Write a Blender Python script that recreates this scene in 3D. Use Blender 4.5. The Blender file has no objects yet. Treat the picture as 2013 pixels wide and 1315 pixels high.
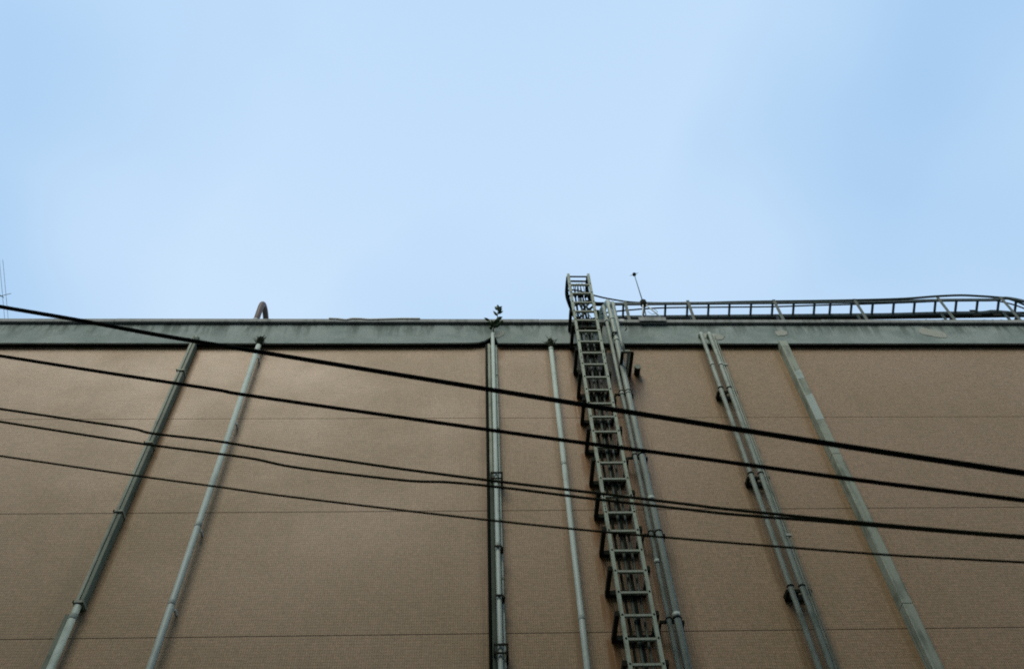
import bpy, bmesh, math, random
from mathutils import Vector, Matrix
random.seed(7)
S = bpy.context.scene
COL = S.collection

# ------------------------------------------------------------------ camera
cam_d = bpy.data.cameras.new('camera'); cam = bpy.data.objects.new('camera', cam_d); COL.objects.link(cam)
PITCH, ROLL, YAW = math.radians(54.96), math.radians(-3.16), math.radians(3.911)
_f = Vector((math.sin(YAW)*math.cos(PITCH), math.cos(YAW)*math.cos(PITCH), math.sin(PITCH)))
_r = Vector((math.cos(YAW), -math.sin(YAW), 0)); _u = _r.cross(_f)
_c, _s = math.cos(ROLL), math.sin(ROLL)
_r, _u = _r*_c + _u*_s, _u*_c - _r*_s
cam.matrix_world = Matrix(((_r.x, _u.x, -_f.x, 0), (_r.y, _u.y, -_f.y, -8.3), (_r.z, _u.z, -_f.z, 1.6), (0, 0, 0, 1)))
cam_d.lens = 31.99; cam_d.sensor_width = 36; cam_d.sensor_fit = 'HORIZONTAL'
cam_d.clip_start = 0.05; cam_d.clip_end = 2000
cam_d.dof.use_dof = True; cam_d.dof.focus_distance = 12.5; cam_d.dof.aperture_fstop = 2.2
S.camera = cam

# ------------------------------------------------------------------ sky, sun, exposure
SUN_EL, SUN_AZ = math.radians(50), math.radians(200)     # azimuth from +Y clockwise: behind the viewer
w = bpy.data.worlds.new('World'); S.world = w; w.use_nodes = True
nt = w.node_tree; nt.nodes.clear()
def wn(t, **k):
    n = nt.nodes.new(t)
    for a, b in k.items(): setattr(n, a, b)
    return n
wo = wn('ShaderNodeOutputWorld'); bg = wn('ShaderNodeBackground'); sky = wn('ShaderNodeTexSky')
sky.sky_type = 'NISHITA'; sky.sun_disc = False; sky.sun_elevation = SUN_EL; sky.sun_rotation = SUN_AZ
sky.air_density = 1.2; sky.dust_density = 2.0; sky.ozone_density = 1.0
tc = wn('ShaderNodeTexCoord'); sep = wn('ShaderNodeSeparateXYZ'); nt.links.new(tc.outputs['Generated'], sep.inputs[0])
ramp = wn('ShaderNodeValToRGB')                           # thin overcast: paler low down, bluer overhead
ramp.color_ramp.elements[0].position = 0.0; ramp.color_ramp.elements[0].color = (0.72, 0.90, 1.12, 1)
ramp.color_ramp.elements[1].position = 1.0; ramp.color_ramp.elements[1].color = (0.585, 0.82, 1.10, 1)
e = ramp.color_ramp.elements.new(0.82); e.color = (0.70, 0.905, 1.14, 1)
nt.links.new(sep.outputs['Z'], ramp.inputs['Fac'])
noi = wn('ShaderNodeTexNoise'); noi.inputs['Scale'].default_value = 1.7; noi.inputs['Detail'].default_value = 3; noi.inputs['Roughness'].default_value = 0.4
mp = wn('ShaderNodeMapping'); mp.inputs['Location'].default_value = (22.4, 78.7, 54.0)
nt.links.new(tc.outputs['Generated'], mp.inputs[0]); nt.links.new(mp.outputs[0], noi.inputs['Vector'])
mr = wn('ShaderNodeMapRange'); mr.inputs[1].default_value = 0.36; mr.inputs[2].default_value = 0.72; mr.inputs[3].default_value = 0.0; mr.inputs[4].default_value = 0.75
nt.links.new(noi.outputs['Fac'], mr.inputs[0])
vm = wn('ShaderNodeMixRGB'); nt.links.new(mr.outputs[0], vm.inputs[0]); nt.links.new(ramp.outputs[0], vm.inputs[1]); vm.inputs[2].default_value = (0.20, 0.51, 0.90, 1)
vs = wn('ShaderNodeVectorMath', operation='SCALE'); vs.inputs['Scale'].default_value = 10.0; nt.links.new(vm.outputs[0], vs.inputs[0])
mx = wn('ShaderNodeMixRGB'); mx.inputs[0].default_value = 0.88
nt.links.new(sky.outputs[0], mx.inputs[1]); nt.links.new(vs.outputs[0], mx.inputs[2])
nt.links.new(mx.outputs[0], bg.inputs['Color']); bg.inputs['Strength'].default_value = 0.074
nt.links.new(bg.outputs[0], wo.inputs[0])

sl = bpy.data.lights.new('sun', 'SUN'); sl.energy = 1.5; sl.angle = math.radians(30); sl.color = (1.0, 0.89, 0.70)
so = bpy.data.objects.new('sun', sl); COL.objects.link(so)
sd = Vector((math.sin(SUN_AZ)*math.cos(SUN_EL), math.cos(SUN_AZ)*math.cos(SUN_EL), math.sin(SUN_EL)))
so.rotation_euler = sd.to_track_quat('Z', 'Y').to_euler(); so.location = sd*60
S.view_settings.view_transform = 'Standard'; S.view_settings.look = 'None'
S.view_settings.exposure = 0.36; S.view_settings.gamma = 1.0; S.view_settings.use_curve_mapping = False
S.cycles.filter_width = 1.9; S.cycles.use_denoising = False      # keep the grain of a film photograph

# ------------------------------------------------------------------ materials
class NB:
    """small node-building helper"""
    def __init__(s, name):
        s.m = bpy.data.materials.new(name); s.m.use_nodes = True; s.t = s.m.node_tree
        s.b = s.t.nodes['Principled BSDF']
        s.tc = s.t.nodes.new('ShaderNodeTexCoord')
    def n(s, t, **k):
        x = s.t.nodes.new(t)
        for a, b in k.items(): setattr(x, a, b)
        return x
    def put(s, inp, v):
        if isinstance(v, (int, float)): inp.default_value = v
        elif isinstance(v, tuple): inp.default_value = v if len(v) == len(inp.default_value) else v + (1,)
        else: s.t.links.new(v, inp)
    def math(s, op, a, b=None, clamp=False):
        x = s.n('ShaderNodeMath', operation=op, use_clamp=clamp); s.put(x.inputs[0], a)
        if b is not None: s.put(x.inputs[1], b)
        return x.outputs[0]
    def mix(s, f, a, b):
        x = s.n('ShaderNodeMixRGB'); s.put(x.inputs[0], f); s.put(x.inputs[1], a); s.put(x.inputs[2], b); return x.outputs[0]
    def mul(s, f, a, b):
        x = s.n('ShaderNodeMixRGB', blend_type='MULTIPLY'); s.put(x.inputs[0], f); s.put(x.inputs[1], a); s.put(x.inputs[2], b); return x.outputs[0]
    def rng(s, v, a, b, c=0.0, d=1.0, smooth=True):
        x = s.n('ShaderNodeMapRange', interpolation_type='SMOOTHSTEP' if smooth else 'LINEAR')
        s.put(x.inputs[0], v); x.inputs[1].default_value = a; x.inputs[2].default_value = b; x.inputs[3].default_value = c; x.inputs[4].default_value = d
        return x.outputs[0]
    def noise(s, scale=(1, 1, 1), detail=4, rough=0.55, loc=(0, 0, 0)):
        mp = s.n('ShaderNodeMapping'); mp.inputs['Scale'].default_value = scale; mp.inputs['Location'].default_value = loc
        s.t.links.new(s.tc.outputs['Object'], mp.inputs[0])
        x = s.n('ShaderNodeTexNoise'); x.inputs['Scale'].default_value = 1.0; x.inputs['Detail'].default_value = detail; x.inputs['Roughness'].default_value = rough
        s.t.links.new(mp.outputs[0], x.inputs['Vector']); return x.outputs['Fac']
    def bump(s, h, strength=0.3, dist=0.01):
        x = s.n('ShaderNodeBump'); x.inputs['Strength'].default_value = strength; x.inputs['Distance'].default_value = dist
        s.put(x.inputs['Height'], h); s.t.links.new(x.outputs[0], s.b.inputs['Normal'])
    def done(s, col, rough=0.7, metal=0.0, spec=0.3):
        s.put(s.b.inputs['Base Color'], col); s.put(s.b.inputs['Roughness'], rough); s.b.inputs['Metallic'].default_value = metal
        s.b.inputs['Specular IOR Level'].default_value = spec
        return s.m

def simple(name, col, dark=None, rough=0.6, metal=0.0, scale=6.0, streak=True, amount=0.7, bump=0.15, spec=0.3):
    """painted or weathered surface: noise patches plus vertical run marks"""
    k = NB(name); dark = dark or tuple(c*0.45 for c in col)
    n1 = k.noise((scale,)*3, 6, 0.6); n2 = k.noise((scale*5, scale*5, scale*0.25 if streak else scale*5), 4, 0.6, (3, 1, 7))
    f = k.math('MULTIPLY', k.rng(k.math('ADD', k.math('MULTIPLY', n1, 0.5), k.math('MULTIPLY', n2, 0.5)), 0.45, 0.66), amount)
    n3 = k.noise((90, 90, 90), 2, 0.5)
    c = k.mix(f, col, dark); c = k.mul(k.rng(n3, 0.3, 0.7, 0.0, 0.35, False), c, (0.62, 0.62, 0.6))
    if bump: k.bump(n3, bump, 0.004)
    return k.done(c, rough, metal, spec)

def tile_material():
    k = NB('mosaic_tile')
    sp = k.n('ShaderNodeSeparateXYZ'); k.t.links.new(k.tc.outputs['Object'], sp.inputs[0])
    X, Z = sp.outputs['X'], sp.outputs['Z']
    cb = k.n('ShaderNodeCombineXYZ'); k.put(cb.inputs[0], X); k.put(cb.inputs[1], Z)
    br = k.n('ShaderNodeTexBrick', offset=0.0, squash=1.0)
    k.t.links.new(cb.outputs[0], br.inputs['Vector'])
    br.inputs['Scale'].default_value = 1.0; br.inputs['Brick Width'].default_value = 0.025; br.inputs['Row Height'].default_value = 0.036
    br.inputs['Mortar Size'].default_value = 0.0017; br.inputs['Mortar Smooth'].default_value = 0.3; br.inputs['Bias'].default_value = 0.0
    br.inputs['Color1'].default_value = (0.575, 0.394, 0.248, 1); br.inputs['Color2'].default_value = (0.465, 0.350, 0.215, 1)
    br.inputs['Mortar'].default_value = (0.17, 0.125, 0.085, 1)
    big = k.noise((0.35, 1, 0.45), 5, 0.6); mid = k.noise((2.5, 1, 0.9), 5, 0.6, (5, 0, 2))
    fine = k.noise((5, 1, 42), 4, 0.7, (1, 0, 9)); speck = k.noise((30, 1, 30), 2, 0.6, (8, 0, 1))
    c = k.mul(k.rng(big, 0.35, 0.7, 0, 0.5), br.outputs['Color'], (0.80, 0.85, 0.74))
    c = k.mul(k.rng(mid, 0.45, 0.72, 0, 0.22), c, (0.74, 0.74, 0.68))
    c = k.mul(k.rng(fine, 0.35, 0.65, 0, 0.7), c, (0.78, 0.78, 0.75)); c = k.mul(k.rng(speck, 0.4, 0.65, 0, 0.6), c, (0.72, 0.70, 0.66))
    ge = k.n('ShaderNodeNewGeometry')
    streak = k.noise((42, 1, 0.8), 5, 0.7, (2, 0, 0)); streak2 = k.noise((95, 1, 2.0), 4, 0.65, (9, 0, 4)); blot = k.noise((9, 1, 7), 5, 0.7, (0, 0, 3))
    ST = k.math('ADD', k.math('MULTIPLY', streak, 0.55), k.math('MULTIPLY', streak2, 0.45))
    def win(v, a, b, s0, s1):
        return k.math('MULTIPLY', k.rng(v, a-s0, a+s0), k.rng(v, b-s1, b+s1, 1.0, 0.0))
    def stain_shade(c, x0, x1, z0, z1, col, amt, lo=0.42, hi=0.6, sx=0.05, sz0=0.1, sz1=0.02, src=None):
        m = k.math('MULTIPLY', win(X, x0, x1, sx, sx), win(Z, z0, z1, sz0, sz1))
        m = k.math('MULTIPLY', m, k.rng(src or ST, lo, hi)); m = k.math('MULTIPLY', m, amt, True)
        return k.mix(m, c, col)
    rust, brown, moss = (0.24, 0.115, 0.030), (0.17, 0.105, 0.040), (0.012, 0.018, 0.008)
    # rusty drip line right under the parapet band
    c = stain_shade(c, -30, 30, 13.04, 13.3, rust, 0.75, 0.36, 0.6, sz0=0.05, src=blot)
    # rust runs of the cable ladder and its brackets
    c = stain_shade(c, 1.46, 1.92, 2.0, 13.2, brown, 0.95, 0.40, 0.54)
    c = stain_shade(c, 1.90, 2.12, 2.0, 13.2, rust, 0.8, 0.42, 0.55)
    for zb in BRACKET_Z[1:]:
        c = stain_shade(c, 1.40, 1.54, zb-0.46, zb+0.02, rust, 0.95, 0.40, 0.51, sx=0.025, sz0=0.2)
        c = stain_shade(c, 1.84, 1.97, zb-0.40, zb+0.02, rust, 0.8, 0.38, 0.52, sx=0.025, sz0=0.2)
    c = stain_shade(c, 1.46, 2.16, 12.12, 12.98, moss, 1.0, 0.22, 0.42, sx=0.08, sz0=0.22, sz1=0.05, src=blot)
    c = stain_shade(c, 2.12, 2.42, 2.0, 13.0, brown, 0.55, 0.44, 0.6)
    c = stain_shade(c, 2.14, 2.42, 12.02, 12.44, rust, 1.0, 0.30, 0.46, sx=0.03, sz0=0.12)
    c = stain_shade(c, 2.37, 2.48, 12.05, 12.44, brown, 0.95, 0.26, 0.42, sx=0.015, sz0=0.12)
    # brown edges beside the ducts and pipes: contact shade painted in, plus grime
    c = stain_shade(c, 3.46, 3.58, 2.0, 13.2, brown, 0.75, 0.36, 0.54, sx=0.025)
    c = stain_shade(c, 3.58, 3.84, 2.0, 13.2, brown, 0.65, 0.36, 0.56, sx=0.03)
    c = stain_shade(c, -4.34, -4.20, 9.0, 13.2, rust, 0.8, 0.34, 0.52, sx=0.025, sz0=2.0)  # the left duct's contact shade, tinted like rust
    c = stain_shade(c, 4.66, 4.80, 6.0, 13.2, brown, 0.45, 0.36, 0.54, sx=0.025, sz0=0.5)
    c = stain_shade(c, 0.04, 0.22, 2.0, 13.2, brown, 0.55, 0.36, 0.58, sx=0.05)
    c = stain_shade(c, 0.28, 0.44, 12.8, 13.2, rust, 0.8, 0.40, 0.54, sx=0.03)
    c = stain_shade(c, 0.28, 0.42, 6.0, 12.6, brown, 0.4, 0.40, 0.6, sx=0.04)
    c = stain_shade(c, 1.06, 1.13, 2.0, 13.1, brown, 0.55, 0.34, 0.55, sx=0.02)
    c = stain_shade(c, -4.66, -4.40, 4.0, 8.9, (0.16, 0.15, 0.09), 0.45, 0.38, 0.6, sx=0.10, sz0=0.5, sz1=0.4)
    k.bump(br.outputs['Fac'], 0.25, -0.002)
    return k.done(c, k.rng(big, 0.3, 0.7, 0.38, 0.55), 0.0, 0.35)

def fascia_material():
    k = NB('stained_concrete')
    sp = k.n('ShaderNodeSeparateXYZ'); k.t.links.new(k.tc.outputs['Object'], sp.inputs[0]); Z = sp.outputs['Z']; X = sp.outputs['X']
    # runs lean slightly, so shear x by height
    a = k.noise((1.3, 1, 2.2), 6, 0.65); st = k.noise((7, 1, 1.1), 6, 0.7, (4, 0, 0)); st2 = k.noise((2.2, 1, 0.8), 4, 0.6, (11, 0, 6)); fine = k.noise((60, 60, 60), 3, 0.6)
    c = k.mix(k.rng(a, 0.35, 0.68), (0.40, 0.48, 0.455), (0.27, 0.35, 0.325))
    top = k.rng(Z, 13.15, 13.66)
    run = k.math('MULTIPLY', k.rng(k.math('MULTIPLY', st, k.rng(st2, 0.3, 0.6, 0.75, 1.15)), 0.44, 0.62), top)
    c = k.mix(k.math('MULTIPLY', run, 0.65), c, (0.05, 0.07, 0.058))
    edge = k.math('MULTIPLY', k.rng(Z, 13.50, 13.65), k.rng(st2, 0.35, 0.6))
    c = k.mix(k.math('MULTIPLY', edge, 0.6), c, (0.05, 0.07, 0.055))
    c = k.mul(k.rng(fine, 0.35, 0.65, 0.0, 0.5), c, (0.62, 0.64, 0.66))
    k.bump(fine, 0.3, 0.006)
    return k.done(c, 0.85, 0.0, 0.2)

BRACKET_Z = [13.452, 13.07, 12.436, 11.86, 11.279, 10.667, 10.069, 9.491, 8.903, 8.313, 7.709, 7.11, 6.52]
M = {}
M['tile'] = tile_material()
M['fascia'] = fascia_material()
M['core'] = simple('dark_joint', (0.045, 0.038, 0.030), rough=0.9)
M['sealant'] = simple('joint_sealant', (0.26, 0.225, 0.165), (0.07, 0.065, 0.05), 0.9, scale=1.2, streak=False, amount=1.0, bump=0)
M['coping'] = simple('coping_concrete', (0.37, 0.40, 0.385), (0.17, 0.20, 0.18), 0.85, scale=3, amount=0.8)
M['patch'] = simple('plaster_patch', (0.46, 0.49, 0.43), (0.31, 0.36, 0.32), 0.9, scale=12, streak=False)
M['pvc'] = simple('pale_pipe_paint', (0.47, 0.56, 0.50), (0.27, 0.33, 0.28), 0.45, scale=3)
M['pvc2'] = simple('weathered_pipe_paint', (0.45, 0.53, 0.455), (0.20, 0.25, 0.19), 0.5, scale=5, amount=0.8)
M['duct'] = simple('green_duct_paint', (0.38, 0.43, 0.34), (0.16, 0.20, 0.15), 0.6, scale=4, amount=0.95)
M['duct_deep'] = simple('blackened_duct', (0.09, 0.12, 0.09), (0.03, 0.045, 0.03), 0.8, scale=5)
M['duct_dark'] = simple('dark_green_duct', (0.21, 0.26, 0.20), (0.07, 0.10, 0.07), 0.6, scale=5)
M['ladder'] = simple('galvanised_rail', (0.41, 0.49, 0.38), (0.17, 0.18, 0.10), 0.5, scale=7, amount=0.7)
M['rung'] = simple('galvanised_rung', (0.36, 0.42, 0.33), (0.13, 0.10, 0.05), 0.55, scale=9)
M['steel'] = simple('dark_rusty_steel', (0.020, 0.026, 0.018), (0.032, 0.018, 0.008), 0.85, scale=9, spec=0.1)
M['tray'] = simple('grey_tray_steel', (0.07, 0.10, 0.10), (0.035, 0.05, 0.047), 0.55, scale=8)
M['strut'] = simple('pale_strut_steel', (0.17, 0.20, 0.17), (0.08, 0.085, 0.06), 0.6, scale=8)
M['cable'] = simple('dark_cable_sheath', (0.012, 0.018, 0.012), (0.008, 0.011, 0.008), 0.85, scale=8, spec=0.1)
M['gcable'] = simple('grey_green_cable', (0.075, 0.105, 0.085), (0.03, 0.045, 0.033), 0.6, scale=8)
M['wire'] = simple('black_wire_sheath', (0.008, 0.014, 0.007), (0.005, 0.009, 0.005), 0.9, scale=4, bump=0, spec=0.05)
M['moss'] = simple('dark_moss', (0.022, 0.032, 0.018), (0.010, 0.016, 0.009), 0.95, scale=30, streak=False, bump=0.6, spec=0.1)
M['wire2'] = simple('brown_black_wire', (0.060, 0.062, 0.030), (0.035, 0.038, 0.018), 0.9, scale=4, bump=0, spec=0.05)
M['brownpipe'] = simple('brown_primer_pipe', (0.17, 0.13, 0.115), (0.09, 0.06, 0.05), 0.55, scale=9)
M['leaf'] = simple('green_leaf', (0.035, 0.085, 0.028), (0.018, 0.045, 0.015), 0.5, scale=40, streak=False, bump=0)
M['stem'] = simple('brown_stem', (0.07, 0.06, 0.035), None, 0.8, scale=30)
M['drygrass'] = simple('weed_leaf', (0.045, 0.07, 0.03), (0.03, 0.035, 0.018), 0.7, scale=40, streak=False, bump=0)
M['mast'] = simple('pale_mast_metal', (0.33, 0.40, 0.38), (0.2, 0.26, 0.25), 0.5, scale=6)
M['white'] = simple('white_paint', (0.62, 0.68, 0.66), (0.42, 0.47, 0.46), 0.6, scale=14, streak=False, amount=0.6)
M['asphalt'] = simple('asphalt', (0.05, 0.05, 0.05), (0.035, 0.035, 0.035), 0.9, scale=2, streak=False)
M['pave'] = simple('pavement_concrete', (0.20, 0.20, 0.19), (0.13, 0.13, 0.12), 0.9, scale=2, streak=False)
M['opp'] = simple('opposite_concrete', (0.22, 0.21, 0.19), (0.14, 0.135, 0.12), 0.9, scale=1.5)
M['opp_glass'] = simple('dark_window_glass', (0.03, 0.035, 0.04), (0.02, 0.025, 0.03), 0.15, scale=1, spec=0.5, bump=0)
M['ground'] = simple('ground_dirt', (0.10, 0.095, 0.08), (0.06, 0.06, 0.05), 0.95, scale=0.5, streak=False)

# ------------------------------------------------------------------ mesh helpers
class MB:
    def __init__(s): s.v = []; s.f = []; s.sm = []
    def quadbox(s, c):                                   # 8 corners: bottom ring, top ring
        o = len(s.v); s.v += [tuple(p) for p in c]
        for q in ((3, 2, 1, 0), (4, 5, 6, 7), (0, 1, 5, 4), (1, 2, 6, 5), (2, 3, 7, 6), (3, 0, 4, 7)):
            s.f.append(tuple(o+i for i in q)); s.sm.append(False)
        return s
    def box(s, x0, x1, y0, y1, z0, z1):
        return s.quadbox([(x0, y0, z0), (x1, y0, z0), (x1, y1, z0), (x0, y1, z0), (x0, y0, z1), (x1, y0, z1), (x1, y1, z1), (x0, y1, z1)])
    def bar(s, a, b, w, h, up=(0, 0, 1)):                # rectangular bar from a to b; w across, h along up
        a, b, up = Vector(a), Vector(b), Vector(up); d = (b-a).normalized()
        sx = d.cross(up).normalized()*w/2; sy = sx.cross(d).normalized()*h/2
        return s.quadbox([a-sx-sy, a+sx-sy, a+sx+sy, a-sx+sy, b-sx-sy, b+sx-sy, b+sx+sy, b-sx+sy])
    def tube(s, pts, r, n=10, closed=False):
        P = [Vector(p) for p in pts]; m = len(P); rs = r if isinstance(r, (list, tuple)) else [r]*m
        ref = None; o = len(s.v)
        for i, p in enumerate(P):
            t = (P[min(i+1, m-1)]-P[max(i-1, 0)]).normalized()
            if ref is None: ref = t.orthogonal().normalized()
            ref = (ref - t*ref.dot(t)).normalized(); bi = t.cross(ref)
            for j in range(n):
                a = 2*math.pi*j/n; s.v.append(tuple(p+(ref*math.cos(a)+bi*math.sin(a))*rs[i]))
        for i in range(m-1):
            for j in range(n):
                s.f.append((o+i*n+j, o+i*n+(j+1) % n, o+(i+1)*n+(j+1) % n, o+(i+1)*n+j)); s.sm.append(True)
        s.f.append(tuple(o+j for j in reversed(range(n)))); s.sm.append(False)
        s.f.append(tuple(o+(m-1)*n+j for j in range(n))); s.sm.append(False)
        return s
    def build(s, name, mat, parent=None, loc=None, bevel=0):
        base = Vector(loc) if loc is not None else (parent.get_base() if hasattr(parent, 'get_base') else Vector((0, 0, 0)))
        me = bpy.data.meshes.new(name)
        root = Vector(BASE.get(parent.name, (0, 0, 0))) if parent else Vector(loc or (0, 0, 0))
        me.from_pydata([tuple(Vector(v)-root) for v in s.v], [], s.f); me.update()
        for p, sm in zip(me.polygons, s.sm): p.use_smooth = sm
        me.materials.append(mat if not isinstance(mat, str) else M[mat])
        o = bpy.data.objects.new(name, me); COL.objects.link(o)
        if parent: o.parent = parent; BASE[o.name] = BASE.get(parent.name, (0, 0, 0))
        else: o.location = root; BASE[o.name] = tuple(root)
        if bevel:
            b = o.modifiers.new('bevel', 'BEVEL'); b.width = bevel; b.segments = 2; b.limit_method = 'ANGLE'
        return o
BASE = {}
def tag(o, label=None, cat=None, group=None, kind=None):
    if label: o['label'] = label
    if cat: o['category'] = cat
    if group: o['group'] = group
    if kind: o['kind'] = kind
    return o
def thing(name, loc, label, cat, group=None):
    o = bpy.data.objects.new(name, None); o.empty_display_size = 0.2; COL.objects.link(o); o.location = loc
    BASE[o.name] = tuple(loc); return tag(o, label, cat, group)
def dup(o, dx=0, dy=0, dz=0):                            # another piece of the same kind on the same thing
    c = o.copy(); COL.objects.link(c); c.location = Vector(o.location)+Vector((dx, dy, dz)); c.parent = o.parent; return c
def spline(pts, per=8):
    P = [Vector(p) for p in pts]; P = [P[0]*2-P[1]]+P+[P[-1]*2-P[-2]]; out = []
    for i in range(1, len(P)-2):
        for k in range(per):
            t = k/per; a, b, c, d = P[i-1], P[i], P[i+1], P[i+2]
            out.append(0.5*((2*b)+(c-a)*t+(2*a-5*b+4*c-d)*t*t+(3*b-a-3*c+d)*t**3))
    out.append(P[-2]); return out
def jit(a): return random.uniform(-a, a)

# ------------------------------------------------------------------ ground and street
g = MB().box(-600, 600, -600, 600, -0.5, -0.15).build('ground', 'ground'); tag(g, kind='structure')
r = MB().box(-200, 200, -12.0, -2.0, -0.149, -0.12).build('road', 'asphalt'); tag(r, kind='structure')
p = MB().box(-200, 200, -1.999, 0.6, -0.149, 0.0).build('pavement', 'pave', bevel=0.02); tag(p, kind='structure')

# ------------------------------------------------------------------ unseen building behind the viewer, added to shade the lower wall
ob = thing('building', (0, -14.5, 0), 'plain grey concrete building across the street, opposite the tiled wall', 'building')
MB().box(-45, 45, -26, -14.6, 0.0, 24.0).build('wall', 'opp', ob)
MB().box(-45.1, 45.1, -26.1, -14.45, 24.001, 24.5).build('parapet', 'opp', ob)
wd = MB().box(-0.8, 0.8, -14.64, -14.585, 0, 1.5).build('window', 'opp_glass', ob); wd.location = (-42, 0, 2.0)
for fl in range(7):
    for kx in range(15):
        if fl or kx: dup(wd, dx=kx*6.0, dz=fl*2.9)

# ------------------------------------------------------------------ building: tiled wall, parapet band, coping
bld = thing('building', (0, 0, 0), 'large building wall of pinkish tan mosaic tile under a grey concrete parapet band', 'building')
XL, XR = -17.0, 19.0
MB().box(XL, XR, 0.03, 14, 0.0, 13.2).build('wall_core', 'core', bld)
joints = [0.0, 0.62, 2.42, 4.22, 6.02, 7.821, 9.636, 11.415, 13.112]
for a, b in zip(joints[:-1], joints[1:]):
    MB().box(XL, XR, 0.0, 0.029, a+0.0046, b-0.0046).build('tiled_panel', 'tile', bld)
    MB().box(XL+0.01, XR-0.01, 0.004, 0.0295, b-0.0045, b+0.0045).build('joint_sealant', 'sealant', bld)
def band_mesh():                                         # thin parapet facing, open slot behind it; lower edge broken beside the central pipe
    m = MB(); xs = [XL, -9, -6, -3.4, -1.2, -0.10, 0.03, 0.12, 0.19, 0.235, 0.30, 0.34, 1.2, 3, 5, 7.5, 10, XR]
    zb = {-0.10: 13.118, 0.03: 13.135, 0.12: 13.17, 0.19: 13.24, 0.235: 13.285, 0.30: 13.27, 0.34: 13.112}
    for i, x in enumerate(xs):
        z = zb.get(x, 13.11+jit(0.003)); fy = -0.078+jit(0.002)
        m.v += [(x, fy, z+0.008), (x, fy+0.008, z), (x, fy+0.024, z), (x, fy+0.024, 13.612), (x, fy, 13.612)]
    for i in range(len(xs)-1):
        a, b = i*5, (i+1)*5
        for j in range(5): m.f.append((a+j, a+(j+1) % 5, b+(j+1) % 5, b+j)); m.sm.append(False)
    m.f.append((4, 3, 2, 1, 0)); m.sm.append(False); n = (len(xs)-1)*5; m.f.append((n, n+1, n+2, n+3, n+4)); m.sm.append(False)
    return m
band_mesh().build('parapet_band', 'fascia', bld)
MB().box(XL, XR, 0.03, 0.155, 13.202, 13.636).build('parapet_core', 'core', bld)
MB().box(XL, XR, 0.16, 14, 13.2, 13.3).build('roof', 'pave', bld)
cx = [XL, -14.2, -11.4, -8.6, -5.7, -2.25, 1.02, 2.42, 5.6, 8.7, 11.5, 14.5, XR]
for i, (a, b) in enumerate(zip(cx[:-1], cx[1:])):
    dy, dz = jit(0.003), jit(0.003)
    MB().box(a+0.003, b-0.003, -0.122+dy, 0.17, 13.640+dz*0.5, 13.722+dz).build('coping_slab', 'coping', bld, bevel=0.006)
MB().box(2.06, 2.38, -0.126, -0.10, 13.662, 13.726).build('coping_patch', 'white', bld)
# pale lifted strip of flashing on the coping
m = MB(); pts = [(-2.35, 13.728), (-2.2, 13.715), (-2.08, 13.690), (-1.98, 13.725), (-1.85, 13.722), (-1.72, 13.700), (-1.2, 13.726), (-0.9, 13.726)]
for (xa, za), (xb, zb) in zip(pts[:-1], pts[1:]):
    m.bar((xa, -0.13, za), (xb, -0.13, zb), 0.012, 0.022)
m.build('flashing_strip', 'white', bld)
def blob(cx_, cz_, rx, rz, sk=0.0, n=16, y0=-0.084, y1=-0.070):
    m = MB(); pts = []
    for j in range(n):
        a = 2*math.pi*j/n; q = 1+jit(0.16); pts.append((cx_+rx*q*math.cos(a)+sk*math.sin(a)*rz, cz_+rz*q*math.sin(a)))
    for y in (y0, y1): m.v += [(x, y, z) for x, z in pts]
    m.f.append(tuple(range(n))); m.sm.append(False)
    for j in range(n): m.f.append((j, n+j, n+(j+1) % n, (j+1) % n)); m.sm.append(False)
    return m
m = blob(3.73, 13.30, 0.19, 0.085, -0.5); m.build('mortar_patch', 'patch', bld)
blob(4.87, 13.40, 0.105, 0.085, 0.25).build('mortar_patch', 'patch', bld)
o = blob(7.33, 13.395, 0.19, 0.125, -0.75, 22); o = o.build('mortar_patch', 'patch', bld)
blob(0.36, 13.34, 0.07, 0.09, 0.5).build('mortar_patch', 'patch', bld)
def crack_shade(pts):  # dark strips on the band paint the shade inside cracks
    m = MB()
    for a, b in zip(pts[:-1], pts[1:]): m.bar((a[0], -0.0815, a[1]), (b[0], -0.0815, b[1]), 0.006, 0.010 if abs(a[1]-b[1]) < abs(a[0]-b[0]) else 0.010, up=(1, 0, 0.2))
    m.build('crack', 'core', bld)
crack_shade([(2.41, 13.63), (2.395, 13.57), (2.405, 13.52), (2.37, 13.46)])
crack_shade([(2.03, 13.62), (2.0, 13.5), (1.985, 13.38), (1.945, 13.20)])

# ------------------------------------------------------------------ pipes and ducts on the wall
def pipe_run(t, x, y, r, z0, z1, sockets=(), mat='pvc', sock=1.09, sh=0.035):
    MB().tube([(x, y, z0), (x, y, z1)], r, 16).build('pipe', mat, t)
    for z in sockets: MB().tube([(x, y, z-sh), (x, y, z-sh+0.008), (x, y, z+sh-0.008), (x, y, z+sh)], [r*1.02, r*sock, r*sock, r*1.04], 16).build('socket', mat, t)

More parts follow.
